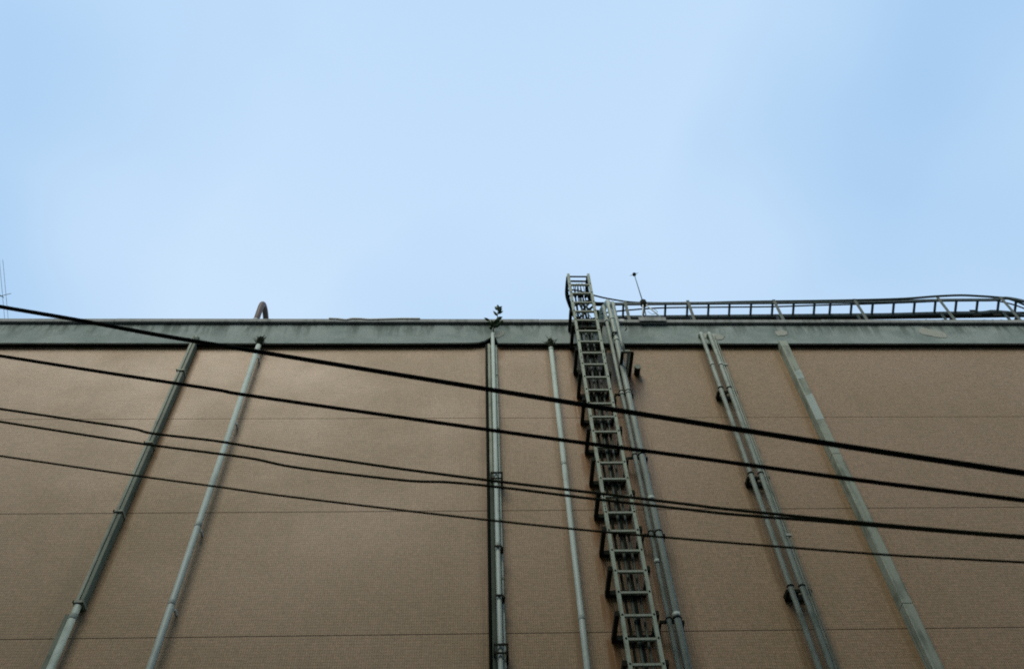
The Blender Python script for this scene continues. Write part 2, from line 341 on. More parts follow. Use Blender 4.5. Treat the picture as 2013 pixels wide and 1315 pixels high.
# left: box duct that becomes a round pipe
t = thing('box_duct', (-4.33, 0, 8.16), 'mossy green box duct at the left ending at a bracket above a pale pipe', 'duct')
MB().box(-4.372, -4.335, -0.125, -0.001, 8.16, 13.10).build('duct_flange', 'duct', t, bevel=0.006)
MB().box(-4.329, -4.285, -0.118, -0.001, 8.17, 13.085).build('duct_body', 'duct_dark', t, bevel=0.006)
MB().box(-4.336, -4.328, -0.108, -0.002, 8.165, 13.08).build('seam', 'core', t)
MB().tube(spline([(-4.33, -0.08, 13.09), (-4.33, -0.10, 13.17), (-4.32, -0.095, 13.23), (-4.31, -0.05, 13.25)], 5), 0.04, 10).build('elbow', 'duct', t)
for z in (12.37, 10.79, 9.55, 8.20):
    b = MB(); b.box(-4.392, -4.278, -0.138, -0.1265, z-0.014, z+0.014); b.box(-4.390, -4.376, -0.138, -0.001, z-0.014, z+0.014); b.box(-4.283, -4.272, -0.138, -0.001, z-0.014, z+0.014)
    b.build('bracket', 'duct', t)
t = thing('downpipe', (-4.335, 0, 0.3), 'pale lower pipe coming out below the mossy box duct at the far left', 'pipe')
pipe_run(t, -4.33, -0.10, 0.040, 0.3, 8.16, (8.02, 5.2), 'pvc2')
MB().box(-4.47, -4.372, -0.02, -0.001, 0.3, 8.12).build('backing_strip', 'duct_dark', t)  # dark flat strip on the wall left of the pipe

G = 'pale round downpipes on the tiled wall'
t = thing('downpipe', (-3.32, 0, 0.3), 'second pipe from the left, pale grey with small white clips along its right side', 'pipe', G)
pipe_run(t, -3.32, -0.12, 0.038, 0.3, 13.02, (12.86, 9.32, 8.18, 6.4))
MB().tube(spline([(-3.32, -0.12, 13.0), (-3.32, -0.125, 13.10), (-3.32, -0.12, 13.17), (-3.32, -0.06, 13.2)], 5), 0.042, 12).build('elbow', 'moss', t)
for z in (12.72, 11.2, 9.25, 8.10):
    MB().box(-3.284, -3.262, -0.10, -0.001, z-0.013, z+0.013).build('clip', 'white', t)

t = thing('cable_duct', (0.25, 0, 0.3), 'green box duct behind the plant-topped pipe at the centre of the wall', 'duct')
MB().box(0.178, 0.318, -0.055, -0.001, 0.3, 13.10).build('duct_body', 'duct', t, bevel=0.004)
MB().box(0.176, 0.214, -0.095, -0.057, 10.2, 13.08).build('side_channel', 'duct', t, bevel=0.004)
MB().box(0.174, 0.216, -0.097, -0.057, 0.3, 10.198).build('side_channel', 'duct_deep', t, bevel=0.004)  # lower length coloured darker to paint in the channel's side shading
t = thing('downpipe', (0.252, 0, 0.3), 'bright thin pipe at the centre with a leafy sapling growing from its top', 'pipe', G)
pipe_run(t, 0.254, -0.135, 0.027, 0.3, 13.30, (8.96, 6.2), 'pvc')
for z, full in ((10.07, 1), (8.9, 0), (8.19, 0), (7.49, 1)):
    b = MB()
    if full:
        b.box(0.185, 0.335, -0.185, -0.172, z+0.045, z+0.07); b.box(0.320, 0.338, -0.185, -0.002, z-0.07, z+0.07); b.box(0.183, 0.196, -0.185, -0.06, z-0.03, z+0.06)
        b.box(0.185, 0.335, -0.185, -0.172, z-0.055, z-0.035)
    else:
        b.box(0.212, 0.302, -0.176, -0.170, z-0.015, z+0.015); b.tube([(0.302, -0.18, z-0.02), (0.302, -0.05, z-0.02)], 0.016, 8)
    b.build('clamp', 'steel', t)
t = thing('conduit', (0.30, 0, 0.3), 'narrow grey conduit pressed against the right side of the central pipe', 'conduit')
MB().tube([(0.303, -0.075, 0.3), (0.303, -0.075, 13.0)], 0.013, 8).build('tube', 'pvc2', t)
for z in (12.3, 11.1, 9.4, 8.5, 7.2): MB().box(0.286, 0.322, -0.092, -0.056, z-0.012, z+0.012).build('saddle', 'duct_dark', t)
t = thing('cable', (0.198, 0, 0.3), 'black cable running down along the left edge of the central duct', 'cable')
MB().tube([(0.155, -0.05, 0.3), (0.155, -0.05, 12.0), (0.160, -0.05, 13.1)], 0.021, 8).build('sheath', 'cable', t)

t = thing('downpipe', (1.147, 0, 0.3), 'pale downpipe standing just left of the tall ladder with a weed at its dark top', 'pipe', G)
pipe_run(t, 1.147, -0.12, 0.035, 0.3, 12.93, (12.9, 10.35, 7.92, 6.1))
MB().tube(spline([(1.147, -0.12, 12.93), (1.147, -0.125, 13.05), (1.15, -0.11, 13.13), (1.15, -0.05, 13.15)], 5), 0.044, 12).build('elbow', 'moss', t)

# pipes right of the ladder, with goosenecks over the parapet
def goose(x, y, r, z0, ztop, back, lean=0.0, mat='pvc'):
    pts = [(x, y, z0), (x, y, ztop-0.35)]
    for i in range(1, 9):
        a = math.pi*i/9*1.02; pts.append((x+lean*(1-math.cos(a))*0.5, y+back/2*(1-math.cos(a)), ztop-0.18+0.18*math.sin(a)))
    pts += [(x+lean*1.0, y+back, ztop-0.25), (x+lean*1.3, y+back+0.02, 13.3)]
    return MB().tube([pts[0]]+spline(pts[1:], 3), r, 14)
GP = 'pipes looping over the parapet beside the ladder'
t = thing('riser_pipe', (2.08, 0, 0.3), 'thinner left pipe of the two risers right of the ladder bending over the parapet', 'pipe', GP)
goose(2.078, -0.2, 0.027, 0.3, 14.10, 0.42, -0.06, 'pvc2').build('pipe', 'pvc2', t)
for z in (13.56, 11.7, 8.62, 6.9): MB().tube([(2.078, -0.2, z-0.03), (2.078, -0.2, z+0.03)], 0.031, 12).build('socket', 'pvc2', t)
t = thing('riser_pipe', (2.17, 0, 0.3), 'thicker right pipe of the two risers beside the ladder with a tall rounded top', 'pipe', GP)
goose(2.170, -0.2, 0.041, 0.3, 14.25, 0.50, -0.08, 'pvc').build('pipe', 'pvc', t)
for z in (13.6, 13.02, 11.72, 9.62, 7.87, 6.4): MB().tube([(2.170, -0.2, z-0.03), (2.170, -0.2, z+0.03)], 0.0435, 14).build('socket', 'pvc', t)
t = thing('riser_pipe', (2.18, 0, 12.4), 'short thin pipe ending high up in a bracket just under the parapet band', 'pipe', GP)
pts = [(2.18, -0.42, 12.42), (2.18, -0.42, 13.5), (2.185, -0.42, 13.68), (2.185, -0.38, 13.82), (2.19, -0.25, 13.93), (2.20, -0.05, 13.97), (2.2, 0.2, 13.85), (2.2, 0.24, 13.3)]
MB().tube(spline(pts, 4), 0.026, 12).build('pipe', 'pvc2', t)
MB().box(2.145, 2.275, -0.44, -0.395, 12.405, 12.445).build('junction_box', 'duct', t, bevel=0.008)
MB().tube([(2.245, -0.42, 12.44), (2.245, -0.40, 12.36), (2.245, -0.01, 12.34)], 0.024, 10).build('tail_pipe', 'pvc2', t)
b = MB(); b.box(2.13, 2.175, -0.43, -0.002, 12.36, 12.40); b.box(2.275, 2.32, -0.43, -0.002, 12.36, 12.40); b.box(2.131, 2.319, -0.445, -0.431, 12.37, 12.395)
b.build('bracket', 'steel', t)
# clamp frames holding the two risers
t = thing('pipe_bracket', (2.11, 0, 13.2), 'small clamp on the concrete band holding the risers beside the ladder', 'bracket')
b = MB(); b.box(2.11, 2.24, -0.262, -0.250, 13.14, 13.175); b.box(2.112, 2.13, -0.25, -0.095, 13.14, 13.175); b.box(2.222, 2.24, -0.25, -0.095, 13.14, 13.175); b.build('frame', 'steel', t)
labs = ['highest U-shaped clamp frame on the risers, a little under the band', 'U-shaped clamp frame on the risers between the two thickest wires', 'U-shaped clamp frame on the risers where the lowest wire passes', 'lowest U-shaped clamp frame on the risers near the bottom edge']
src = None
for z, lab in zip((11.75, 10.42, 9.075, 7.83), labs):
    t = thing('pipe_bracket', (2.11, 0, z), lab, 'bracket', 'clamp frames on the risers')
    b = MB(); b.box(1.985, 2.255, -0.155, -0.135, z-0.018, z+0.018); b.box(1.985, 2.005, -0.134, -0.001, z-0.02, z+0.018); b.box(2.235, 2.255, -0.134, -0.001, z-0.02, z+0.018)
    b.build('frame', 'steel', t)
    for x, r in ((2.078, 0.032), (2.170, 0.047)):
        pts = [(x+r*math.cos(a), -0.2-r*math.sin(a), z) for a in [math.pi*i/8 for i in range(9)]]
        MB().tube([(x+r, -0.15, z)]+pts+[(x-r, -0.15, z)], 0.006, 6).build('strap', 'steel', t)
# capped stub right of the short pipe
t = thing('pipe_stub', (2.41, 0, 12.45), 'dark capped pipe stub poking from the wall right of the risers', 'pipe')
MB().tube([(2.415, -0.001, 12.42), (2.415, -0.13, 12.42)], 0.045, 14).build('stub', 'steel', t)
MB().tube([(2.415, -0.131, 12.42), (2.415, -0.15, 12.42)], 0.052, 14).build('cap', 'duct_dark', t)

# triple pipes
G3 = 'parallel pipes in the three-pipe bundle'
for x, r, lab in ((3.535, 0.030, 'left pipe of the bundle of three entering the concrete band'), (3.665, 0.031, 'middle pipe of the bundle of three entering the concrete band')):
    t = thing('riser_pipe', (x, 0, 0.3), lab, 'pipe', G3)
    pts = [(x, -0.18, 13.16), (x, -0.18, 13.21), (x, -0.165, 13.255), (x, -0.13, 13.275), (x, -0.07, 13.28)]
    MB().tube([(x, -0.18, 0.3), (x, -0.18, 13.1)]+spline(pts, 4), r, 14).build('pipe', 'pvc2', t)
    for z in (12.42, 9.3, 7.0): MB().tube([(x, -0.18, z-0.025), (x, -0.18, z+0.025)], r*1.1, 14).build('socket', 'pvc2', t)
    for z in (11.83, 10.06, 8.245, 6.45):
        MB().tube([(x+0.037*math.cos(a), -0.18-0.037*math.sin(a), z+0.02) for a in [math.pi*i/8-0.4+0.8*i/8 for i in range(9)]], 0.007, 6).build('strap', 'steel', t)
t = thing('conduit', (3.74, 0, 0.3), 'thinnest right-hand line of the three-pipe bundle, a pair of slim tubes', 'conduit', G3)
for dx, r in ((0, 0.014), (0.032, 0.009)):
    x = 3.725+dx
    MB().tube([(x, -0.15, 0.3)]+spline([(x, -0.15, 12.3), (x, -0.15, 13.0), (x-dx*0.6, -0.165, 13.2), (x-dx*0.9, -0.12, 13.26), (x-dx*0.9, -0.07, 13.27)], 4), r, 8).build('tube', 'pvc2' if r > 0.01 else 'duct', t)
for z in (12.45, 9.05): MB().box(3.705, 3.775, -0.17, -0.125, z-0.015, z+0.015).build('saddle', 'pvc2', t)
labs = ['topmost dark bracket across the three-pipe bundle', 'dark bracket on the three-pipe bundle just under the second thick wire', 'dark bracket on the three-pipe bundle below all the wires', 'bracket on the three-pipe bundle below the picture edge']
for z, lab in zip((11.83, 10.06, 8.245), labs):
    t = thing('pipe_bracket', (3.64, 0, z), lab, 'bracket', 'dark brackets on the three-pipe bundle')
    MB().box(3.495, 3.785, -0.135, -0.115, z-0.02, z+0.02).build('rail', 'steel', t)
    for x in (3.50, 3.60, 3.745): MB().quadbox([(x-0.01, -0.115, z-0.02), (x+0.03, -0.115, z-0.02), (x+0.03, -0.001, z-0.05), (x-0.01, -0.001, z-0.05), (x-0.01, -0.115, z+0.02), (x+0.03, -0.115, z+0.02), (x+0.03, -0.001, z+0.02), (x-0.01, -0.001, z+0.02)]).build('arm', 'steel', t)
    MB().box(3.49, 3.79, -0.03, -0.001, z-0.05, z+0.03).build('base_plate', 'steel', t)

# right box trunking
t = thing('box_duct', (4.8, 0, 0.3), 'square grey green box duct at the right with pale repainted stretches', 'duct')
segs = [0.3, 3.2, 5.6, 8.05, 10.5, 12.95]
for a, b in zip(segs[:-1], segs[1:]):
    MB().box(4.747, 4.868, -0.14, -0.001, a+0.002, b-0.002).build('duct_section', 'duct', t, bevel=0.006)
MB().quadbox([(4.747, -0.14, 12.952), (4.868, -0.14, 12.952), (4.868, -0.001, 12.952), (4.747, -0.001, 12.952), (4.747, -0.125, 13.12), (4.868, -0.125, 13.12), (4.868, -0.001, 13.106), (4.747, -0.001, 13.106)]).build('duct_head', 'duct', t)
for a, b in ((12.12, 12.33), (11.19, 11.75)):
    MB().quadbox([(4.752, -0.1425, a), (4.866, -0.1425, a+0.02), (4.866, -0.139, a+0.02), (4.752, -0.139, a), (4.752, -0.1425, b-0.03), (4.866, -0.1425, b+0.03), (4.866, -0.139, b+0.03), (4.752, -0.139, b-0.03)]).build('paint_patch', 'pvc', t)
for z in (11.95, 10.75, 9.1, 7.5):
    MB().box(4.862, 4.90, -0.03, -0.001, z-0.03, z+0.03).build('lug', 'duct_dark', t)

# ------------------------------------------------------------------ cable ladder
lad = thing('cable_ladder', (1.695, -0.45, 3.0), 'tall galvanised cable ladder climbing the wall on steel brackets and curving over the roof edge', 'cable ladder')
LX, RX = 1.528, 1.862
lens = [3.0, 6.2, 9.30, 12.29, 14.56]
for x in (LX, RX):
    for a, b in zip(lens[:-1], lens[1:]):
        MB().box(x-0.020, x+0.020, -0.475, -0.42, a+0.001, b-0.001).build('rail', 'ladder', lad, bevel=0.003)
    for z in lens[1:-1]:
        sg = -1 if x == LX else 1
        MB().box(x+sg*0.0205-0.003*(sg < 0), x+sg*0.0205+0.003*(sg > 0), -0.472, -0.424, z-0.13, z+0.13).build('splice_plate', 'ladder', lad)
    for z in lens[1:-1]:
        b = MB()
        for k in (-0.10, -0.06, 0.06, 0.10): b.tube([(x, -0.474, z+k), (x, -0.480, z+k)], 0.008, 6)
        b.build('bolts', 'steel', lad)
RZ = [14.239, 13.975, 13.704, 13.448, 13.199, 12.909, 12.63, 12.346, 12.063, 11.761, 11.472, 11.176, 10.894, 10.595, 10.30, 10.005, 9.714, 9.42, 9.150, 8.862, 8.565, 8.269, 7.98, 7.682, 7.389, 7.09, 6.8, 6.5, 6.2, 5.9, 5.6, 5.3, 5.0, 4.7, 4.4, 4.1, 3.8, 3.5, 3.2]
RG = MB().box(LX+0.021, RX-0.021, -0.462, -0.430, 6.99, 7.018).build('rung', 'rung', lad)
RG.location = (0, 0, 0); z_ref = 7.004
for i, z in enumerate(RZ):
    if i == 0: RG.location.z = z-z_ref
    else:
        c = RG.copy(); COL.objects.link(c); c.parent = lad; c.location = (0, 0, z-z_ref)
pin = None
for x in (LX, RX):
    for z in RZ[:26]:
        if pin is None:
            pin = MB().tube([(0, -0.473, z_ref), (0, -0.481, z_ref)], 0.011, 6).build('rung_pin', 'steel', lad); c = pin
        else:
            c = pin.copy(); COL.objects.link(c); c.parent = lad
        c.location = (x, 0, z-z_ref)
# bent-over head of the ladder: back over the coping, then down and sideways to the roof tray
A = spline([(LX-0.005, -0.42, 14.545), (LX-0.008, -0.30, 14.55), (LX-0.006, -0.12, 14.545), (LX+0.02, 0.0, 14.50), (LX+0.07, 0.10, 14.36), (LX+0.14, 0.18, 14.20), (LX+0.3, 0.22, 14.18), (2.0, 0.215, 14.22)], 5)
B = spline([(RX-0.005, -0.42, 14.545), (RX-0.008, -0.30, 14.55), (RX-0.002, -0.17, 14.545), (RX+0.025, -0.08, 14.50), (RX+0.07, -0.02, 14.42), (RX+0.13, 0.0, 14.367), (RX+0.22, 0.0, 14.352), (2.22, 0.0, 14.355)], 5)
for P in (A, B):
    m = MB()
    for a, b in zip(P[:-1], P[1:]): m.bar(a-(b-a)*0.05, b+(b-a)*0.05, 0.044, 0.055, up=(0.3, -0.5, 0.8))
    m.build('curved_rail', 'cable', lad)  # near-black colour paints in the unlit underside of the bent head
for a, b in (((1.782, 0.1, 14.316), (1.934, 0.1, 14.552)), ((1.784, 0.1, 14.52), (1.948, 0.1, 14.271))): MB().bar(a, b, 0.022, 0.022, up=(0, 1, 0)).build('cross_brace', 'cable', lad)
for i, w_ in ((0, 0.02), (4, 0.026), (13, 0.03), (19, 0.03), (26, 0.03)):
    MB().bar(A[i], B[i], w_, 0.03, up=(0, 0.3, 1)).build('head_rung', 'cable', lad)
# brackets: two arms from the wall to the rails plus a bar on the wall
proto = []
for i, z in enumerate(BRACKET_Z):
    yw = -0.001 if z < 13.1 else -0.081
    b = MB()
    b.box(1.456, 1.502, -0.46, yw, z-0.03, z+0.03).build('bracket_arm', 'steel', lad)
    MB().box(1.888, 1.922, -0.46, yw, z-0.03, z+0.03).build('bracket_arm', 'steel', lad)
    MB().box(1.503, 1.887, yw-0.05, yw, z-0.032, z+0.03).build('wall_bar', 'steel', lad)
    MB().box(1.503, 1.887, -0.417, -0.385, z-0.02, z+0.02).build('cross_bar', 'steel', lad) if i in (1, 2) else None
# cables running up behind the rungs and over the head
GC = 'cables running up behind the ladder rungs'
cab = [(1.60, -0.395, 0.015, 'leftmost thin cable behind the ladder rungs', 'cable', (1.66, 0.13, 14.30)),
       (1.672, -0.39, 0.019, 'second cable from the left behind the ladder rungs', 'gcable', (1.72, 0.12, 14.28)),
       (1.712, -0.395, 0.017, 'third cable from the left behind the ladder rungs, close to the second', 'cable', (1.80, 0.12, 14.28)),
       (1.765, -0.385, 0.014, 'rightmost cable behind the ladder rungs', 'gcable', (1.86, 0.10, 14.26))]
for i, (x, y, r, lab, mt, e_) in enumerate(cab):
    t = thing('cable', (x, y, 3.0), lab, 'cable', GC)
    pts = [(x+jit(0.008), y+jit(0.008), z) for z in (3.0, 4.5, 6.0, 7.3, 8.5, 9.7, 10.9, 12.1, 13.2, 14.0)]
    pts += [(x, -0.36, 14.40), (x-0.01, -0.22, 14.52+0.02*i), (x, -0.06, 14.50), (x+0.03, 0.06, 14.40), e_, (e_[0]+0.12, 0.16, 14.05), (e_[0]+0.35, 0.2, 13.95), (2.5, 0.22, 14.1+0.02*i)]
    q = spline(pts, 4); MB().tube(q, [r if p.z < 13.9 and p.y < -0.3 else r*0.45 for p in q], 8).build('sheath', mt, t)
    tie = MB().box(x-r-0.006, x+r+0.006, y-r-0.022, y+r+0.004, 6.99, 7.01).build('tie', 'cable', t)
    for z in RZ[1:25:3]: dup(tie, dz=z-7.0)
# sagging cable from the ladder head to the roof tray
t = thing('cable', (1.6, 0, 14.8), 'cable sagging from the ladder head down to the tray on the roof', 'cable')
MB().tube(spline([(1.56, -0.02, 14.72), (1.602, 0, 14.80), (1.70, 0, 14.785), (1.79, 0, 14.75), (1.979, 0, 14.637), (2.228, 0, 14.526), (2.6, 0, 14.42), (3.0, 0.0, 14.40), (3.6, 0.01, 14.41)], 5), 0.014, 8).build('sheath', 'cable', t)

# ------------------------------------------------------------------ cable tray along the roof edge
tr = thing('cable_tray', (5.5, 0.1, 13.72), 'long horizontal cable tray on struts along the right part of the roof edge', 'cable tray')
def zn(x): return 14.352+(x-2.1)*0.0195+(0.03 if x > 7 else 0)*min(1, (x-7))
near = [(x, 0.0, zn(x)) for x in [2.2+i*0.42 for i in range(17)]]+[(9.15, 0.0, 14.57), (9.40, 0.0, 14.48), (9.62, 0.0, 14.30), (9.78, 0.0, 14.02), (9.85, 0.0, 13.75)]
far = [(x, 0.205, zn(x)-0.09) for x in [2.0+i*0.42 for i in range(17)]]+[(8.95, 0.205, 14.46), (9.3, 0.205, 14.40), (9.5, 0.205, 14.26), (9.65, 0.205, 14.02), (9.72, 0.205, 13.75)]
for P, nm in ((near, 'rail'), (far, 'rail')):
    q = spline(P, 3); m = MB()
    for a, b in zip(q[:-1], q[1:]): m.bar(a-(b-a)*0.02, b+(b-a)*0.02, 0.03, 0.055)
    m.build('rail', 'tray', tr)
rx = [2.467, 2.811, 3.183, 3.558, 3.92, 4.28, 4.65, 5.02, 5.385, 5.745, 6.02, 6.39, 6.76, 7.13, 7.50, 7.87, 8.24, 8.615, 8.991, 9.30]
for x in rx:
    MB().bar((x, 0.0, zn(x)-0.012), (x, 0.205, zn(x)-0.10), 0.034, 0.026).build('rung', 'tray', tr)
for x in (2.5, 3.57, 5.05, 6.45, 7.93, 9.04):
    MB().box(x-0.025, x+0.025, -0.026, -0.018, 13.723, zn(x)+0.06).build('strut', 'strut', tr)
    MB().box(x+0.03, x+0.06, 0.17, 0.20, 13.723, zn(x)-0.09).build('leg', 'strut', tr)
    MB().box(x-0.02, x+0.05, -0.016, 0.20, 13.95, 13.985).build('cross_arm', 'steel', tr)
    MB().box(x-0.03, x+0.03, -0.03, 0.04, 13.7225, 13.735).build('foot', 'strut', tr)
t = thing('cable', (5.5, 0.08, 14.4), 'slim cable lying loosely between the rails of the roof tray', 'cable')
MB().tube(spline([(2.02, 0.09, 14.19), (2.286, 0.08, 14.241), (2.621, 0.08, 14.304), (3.167, 0.08, 14.366), (3.994, 0.08, 14.387), (4.994, 0.08, 14.406), (5.764, 0.08, 14.450), (6.666, 0.08, 14.495), (7.576, 0.08, 14.555), (8.226, 0.08, 14.611), (8.699, 0.08, 14.650), (9.046, 0.08, 14.60), (9.4, 0.1, 14.42), (9.7, 0.1, 13.95)], 5), 0.013, 8).build('sheath', 'cable', t)
t = thing('cable', (5.5, -0.02, 14.4), 'thick cable on the roof tray humping above the rail near the right end', 'cable')
MB().tube(spline([(3.3, 0.02, 14.40), (4.5, -0.005, 14.425), (5.734, -0.01, 14.452), (6.626, -0.015, 14.478), (7.347, -0.02, 14.515), (7.908, -0.02, 14.59), (8.367, -0.02, 14.625), (8.707, -0.02, 14.600), (8.954, -0.01, 14.585), (9.2, 0.0, 14.54), (9.45, 0.04, 14.37), (9.6, 0.05, 14.05), (9.65, 0.05, 13.7)], 5), 0.020, 8).build('sheath', 'gcable', t)
t = thing('roof_pipe', (6, 0.5, 13.3), 'dark thick pipe on low legs behind the roof tray at the right', 'pipe')
MB().tube([(2.2, 0.5, 14.655), (4.0, 0.5, 14.675), (5.9, 0.5, 14.705), (8.7, 0.5, 14.785), (11.5, 0.5, 14.86)], 0.052, 12).build('pipe', 'steel', t)
for x in (3.1, 5.0, 7.9, 8.2, 8.95, 9.10, 9.25): MB().box(x-0.018, x+0.018, 0.48, 0.52, 13.301, 14.62).build('leg', 'steel', t)
for x in (8.83, 9.2): MB().box(x-0.07, x+0.07, 0.42, 0.435, 14.66, 14.84).build('bracket', 'steel', t)

# ------------------------------------------------------------------ lightning rod on tripod
t = thing('lightning_rod', (2.80, -0.05, 13.72), 'thin lightning rod with a spiked tip on a tripod at the roof edge', 'lightning rod')
MB().box(2.62, 3.06, -0.135, 0.12, 13.7245, 13.745).build('base_plate', 'strut', t)
MB().box(2.62, 3.06, -0.148, -0.136, 13.645, 13.745).build('base_lip', 'coping', t)
MB().tube([(2.81, 0.0, 14.30), (2.80, 0.0, 14.8), (2.79, 0.0, 15.29)], [0.011, 0.009, 0.007], 8).build('rod', 'tray', t)
hub = (2.81, 0.0, 14.36)
MB().tube([(2.81, 0, 14.28), (2.81, 0, 14.33), (2.812, 0, 14.43), (2.812, 0, 14.45)], [0.03, 0.055, 0.055, 0.03], 12).build('hub', 'steel', t)
for e_ in ((2.69, -0.10, 13.746), (3.03, -0.10, 13.746), (2.82, 0.10, 13.746)):
    MB().tube([(2.81+(e_[0]-2.81)*0.08, e_[1]*0.1, 14.36), e_], 0.011, 8).build('tripod_leg', 'white' if e_[1] < 0 else 'strut', t)
MB().tube([(2.79, 0, 15.28), (2.79, 0, 15.30), (2.79, 0, 15.335), (2.79, 0, 15.35)], [0.01, 0.032, 0.032, 0.008], 10).build('tip', 'steel', t)
for a in range(5):
    d = Vector((math.cos(a*1.2566+0.2), 0.5*math.sin(a*1.2566+0.2), math.sin(a*1.2566+0.9)*0.9)).normalized()*0.085
    q = Vector((2.79, 0, 15.32)); MB().tube([q, q+d], [0.006, 0.003], 6).build('spike', 'steel', t)
MB().tube(spline([(2.84, -0.02, 14.1), (2.9, -0.05, 13.98), (2.98, -0.08, 14.0), (2.93, -0.06, 14.13)], 5), 0.004, 6).build('lead_wire', 'strut', t)

# ------------------------------------------------------------------ bent vent pipe on the roof, left
t = thing('vent_pipe', (-3.585, 0.1, 13.3), 'brown bent pipe hooking over the roof edge at the left', 'pipe')
pts = [(-3.585, 0.10, 13.3), (-3.585, 0.10, 14.2), (-3.585, 0.10, 14.42), (-3.583, 0.13, 14.53), (-3.58, 0.22, 14.58), (-3.575, 0.34, 14.57), (-3.57, 0.48, 14.50), (-3.57, 0.6, 14.36), (-3.57, 0.63, 13.3)]
MB().tube([pts[0]]+spline(pts[1:], 5), 0.048, 14).build('pipe', 'brownpipe', t)
MB().tube([(-3.60, 0.06, 13.73), (-3.60, 0.06, 13.79), (-3.59, 0.09, 13.98)], [0.12, 0.10, 0.055], 14).build('collar', 'coping', t)

# ------------------------------------------------------------------ plants
def leaf_mesh(l, w, bend=0.12, fold=0.15):
    m = MB(); n = 5
    for i in range(n+1):
        s = i/n; ww = w*math.sin(math.pi*min(1, 0.08+0.92*s)**0.8)*0.5 if i < n else 0.001
        z = -bend*l*s*s
        m.v += [(-ww, s*l, z+fold*ww), (0, s*l, z), (ww, s*l, z+fold*ww)]
    for i in range(n):
        a, b = i*3, (i+1)*3
        m.f += [(a, a+1, b+1, b), (a+1, a+2, b+2, b+1)]; m.sm += [True, True]
    return m
def place_leaf(t, at, direction, l, w, mat, nrm=(0, -1, 0.2), src=None):
    d = Vector(direction).normalized(); n = Vector(nrm); x = d.cross(n).normalized(); z = x.cross(d)
    mb = leaf_mesh(l, w); R = Matrix((x, d, z)).transposed()
    mb.v = [tuple(R @ Vector(v)+Vector(at)) for v in mb.v]
    o = mb.build('leaf', mat, t)
    s = o.modifiers.new('thickness', 'SOLIDIFY'); s.thickness = 0.0012
    return o
pl = thing('sapling', (0.27, -0.15, 13.33), 'small leafy sapling sprouting from the top of the central pipe', 'plant')
stem = spline([(0.262, -0.14, 13.28), (0.275, -0.16, 13.42), (0.30, -0.165, 13.56), (0.335, -0.16, 13.70), (0.345, -0.16, 13.86), (0.352, -0.16, 13.98)], 4)
MB().tube(stem, [0.011-0.007*i/(len(stem)-1) for i in range(len(stem))], 6).build('stem', 'stem', pl)
MB().tube(spline([(0.275, -0.16, 13.42), (0.235, -0.17, 13.52), (0.205, -0.17, 13.60)], 4), 0.005, 6).build('stem', 'stem', pl)
MB().tube(spline([(0.275, -0.16, 13.42), (0.325, -0.18, 13.47), (0.375, -0.18, 13.52)], 4), 0.005, 6).build('stem', 'stem', pl)
LV = [((0.352, -0.16, 13.97), (0.02, 0, 1), 0.13, 0.055), ((0.350, -0.16, 13.93), (0.75, 0, 0.75), 0.14, 0.06), ((0.347, -0.16, 13.93), (-0.55, 0, 0.8), 0.12, 0.055),
      ((0.350, -0.16, 13.88), (0.9, -0.1, 0.62), 0.12, 0.055), ((0.345, -0.16, 13.82), (1, -0.1, 0.30), 0.13, 0.045), ((0.335, -0.16, 13.76), (-0.6, -0.1, 0.85), 0.16, 0.045),
      ((0.335, -0.16, 13.66), (1, -0.1, 0.25), 0.12, 0.06), ((0.33, -0.16, 13.64), (0.8, -0.1, 0.75), 0.12, 0.06), ((0.32, -0.16, 13.58), (0.55, -0.2, 0.9), 0.13, 0.07),
      ((0.205, -0.17, 13.60), (-0.85, -0.1, 0.45), 0.13, 0.045), ((0.20, -0.17, 13.55), (0.2, -0.1, 0.9), 0.07, 0.035), ((0.22, -0.17, 13.50), (-0.9, -0.2, -0.05), 0.11, 0.05),
      ((0.27, -0.17, 13.50), (-0.4, -0.3, 0.7), 0.11, 0.06), ((0.29, -0.17, 13.50), (0.4, -0.4, 0.6), 0.12, 0.07), ((0.27, -0.17, 13.42), (-0.5, -0.4, 0.2), 0.11, 0.06),
      ((0.28, -0.17, 13.40), (0.2, -0.5, -0.2), 0.10, 0.06), ((0.325, -0.18, 13.47), (0.7, -0.2, -0.25), 0.12, 0.06), ((0.36, -0.18, 13.50), (0.9, -0.2, 0.2), 0.10, 0.05),
      ((0.375, -0.18, 13.52), (0.8, -0.2, 0.55), 0.09, 0.04), ((0.30, -0.17, 13.44), (0.8, -0.3, -0.5), 0.11, 0.055), ((0.25, -0.17, 13.38), (-0.7, -0.3, -0.4), 0.09, 0.05), ((0.31, -0.17, 13.52), (0.75, -0.3, 0.35), 0.11, 0.06)]
for at, d, l, w_ in LV: place_leaf(pl, at, (d[0], d[1]-0.25, d[2]), l*0.78, w_*0.92, 'leaf', (jit(0.3), -0.6+jit(0.2), -0.8+jit(0.2)))
def weed(x, z, lab, n, h):
    t = thing('weed', (x, -0.14, z), lab, 'plant', 'weeds on the pipe tops')
    for i in range(n):
        a = -1.25+2.5*i/(n-1)+jit(0.15); l = h*(0.35+random.random()*0.75)
        place_leaf(t, (x+jit(0.035), -0.15+jit(0.03), z-0.05+jit(0.05)), (math.sin(a), -0.25+jit(0.3), math.cos(a)*0.9+0.2), l, 0.010, 'moss' if i % 2 else 'drygrass', (jit(0.3), -0.6, -0.8))
weed(-3.315, 13.10, 'dark weed tuft on the second pipe from the left at the parapet band', 38, 0.15)
weed(1.15, 13.06, 'dark weed tuft on top of the pipe left of the ladder', 38, 0.15)
t = weed(-4.32, 13.17, 'small dry weed at the top of the mossy box duct', 5, 0.09)

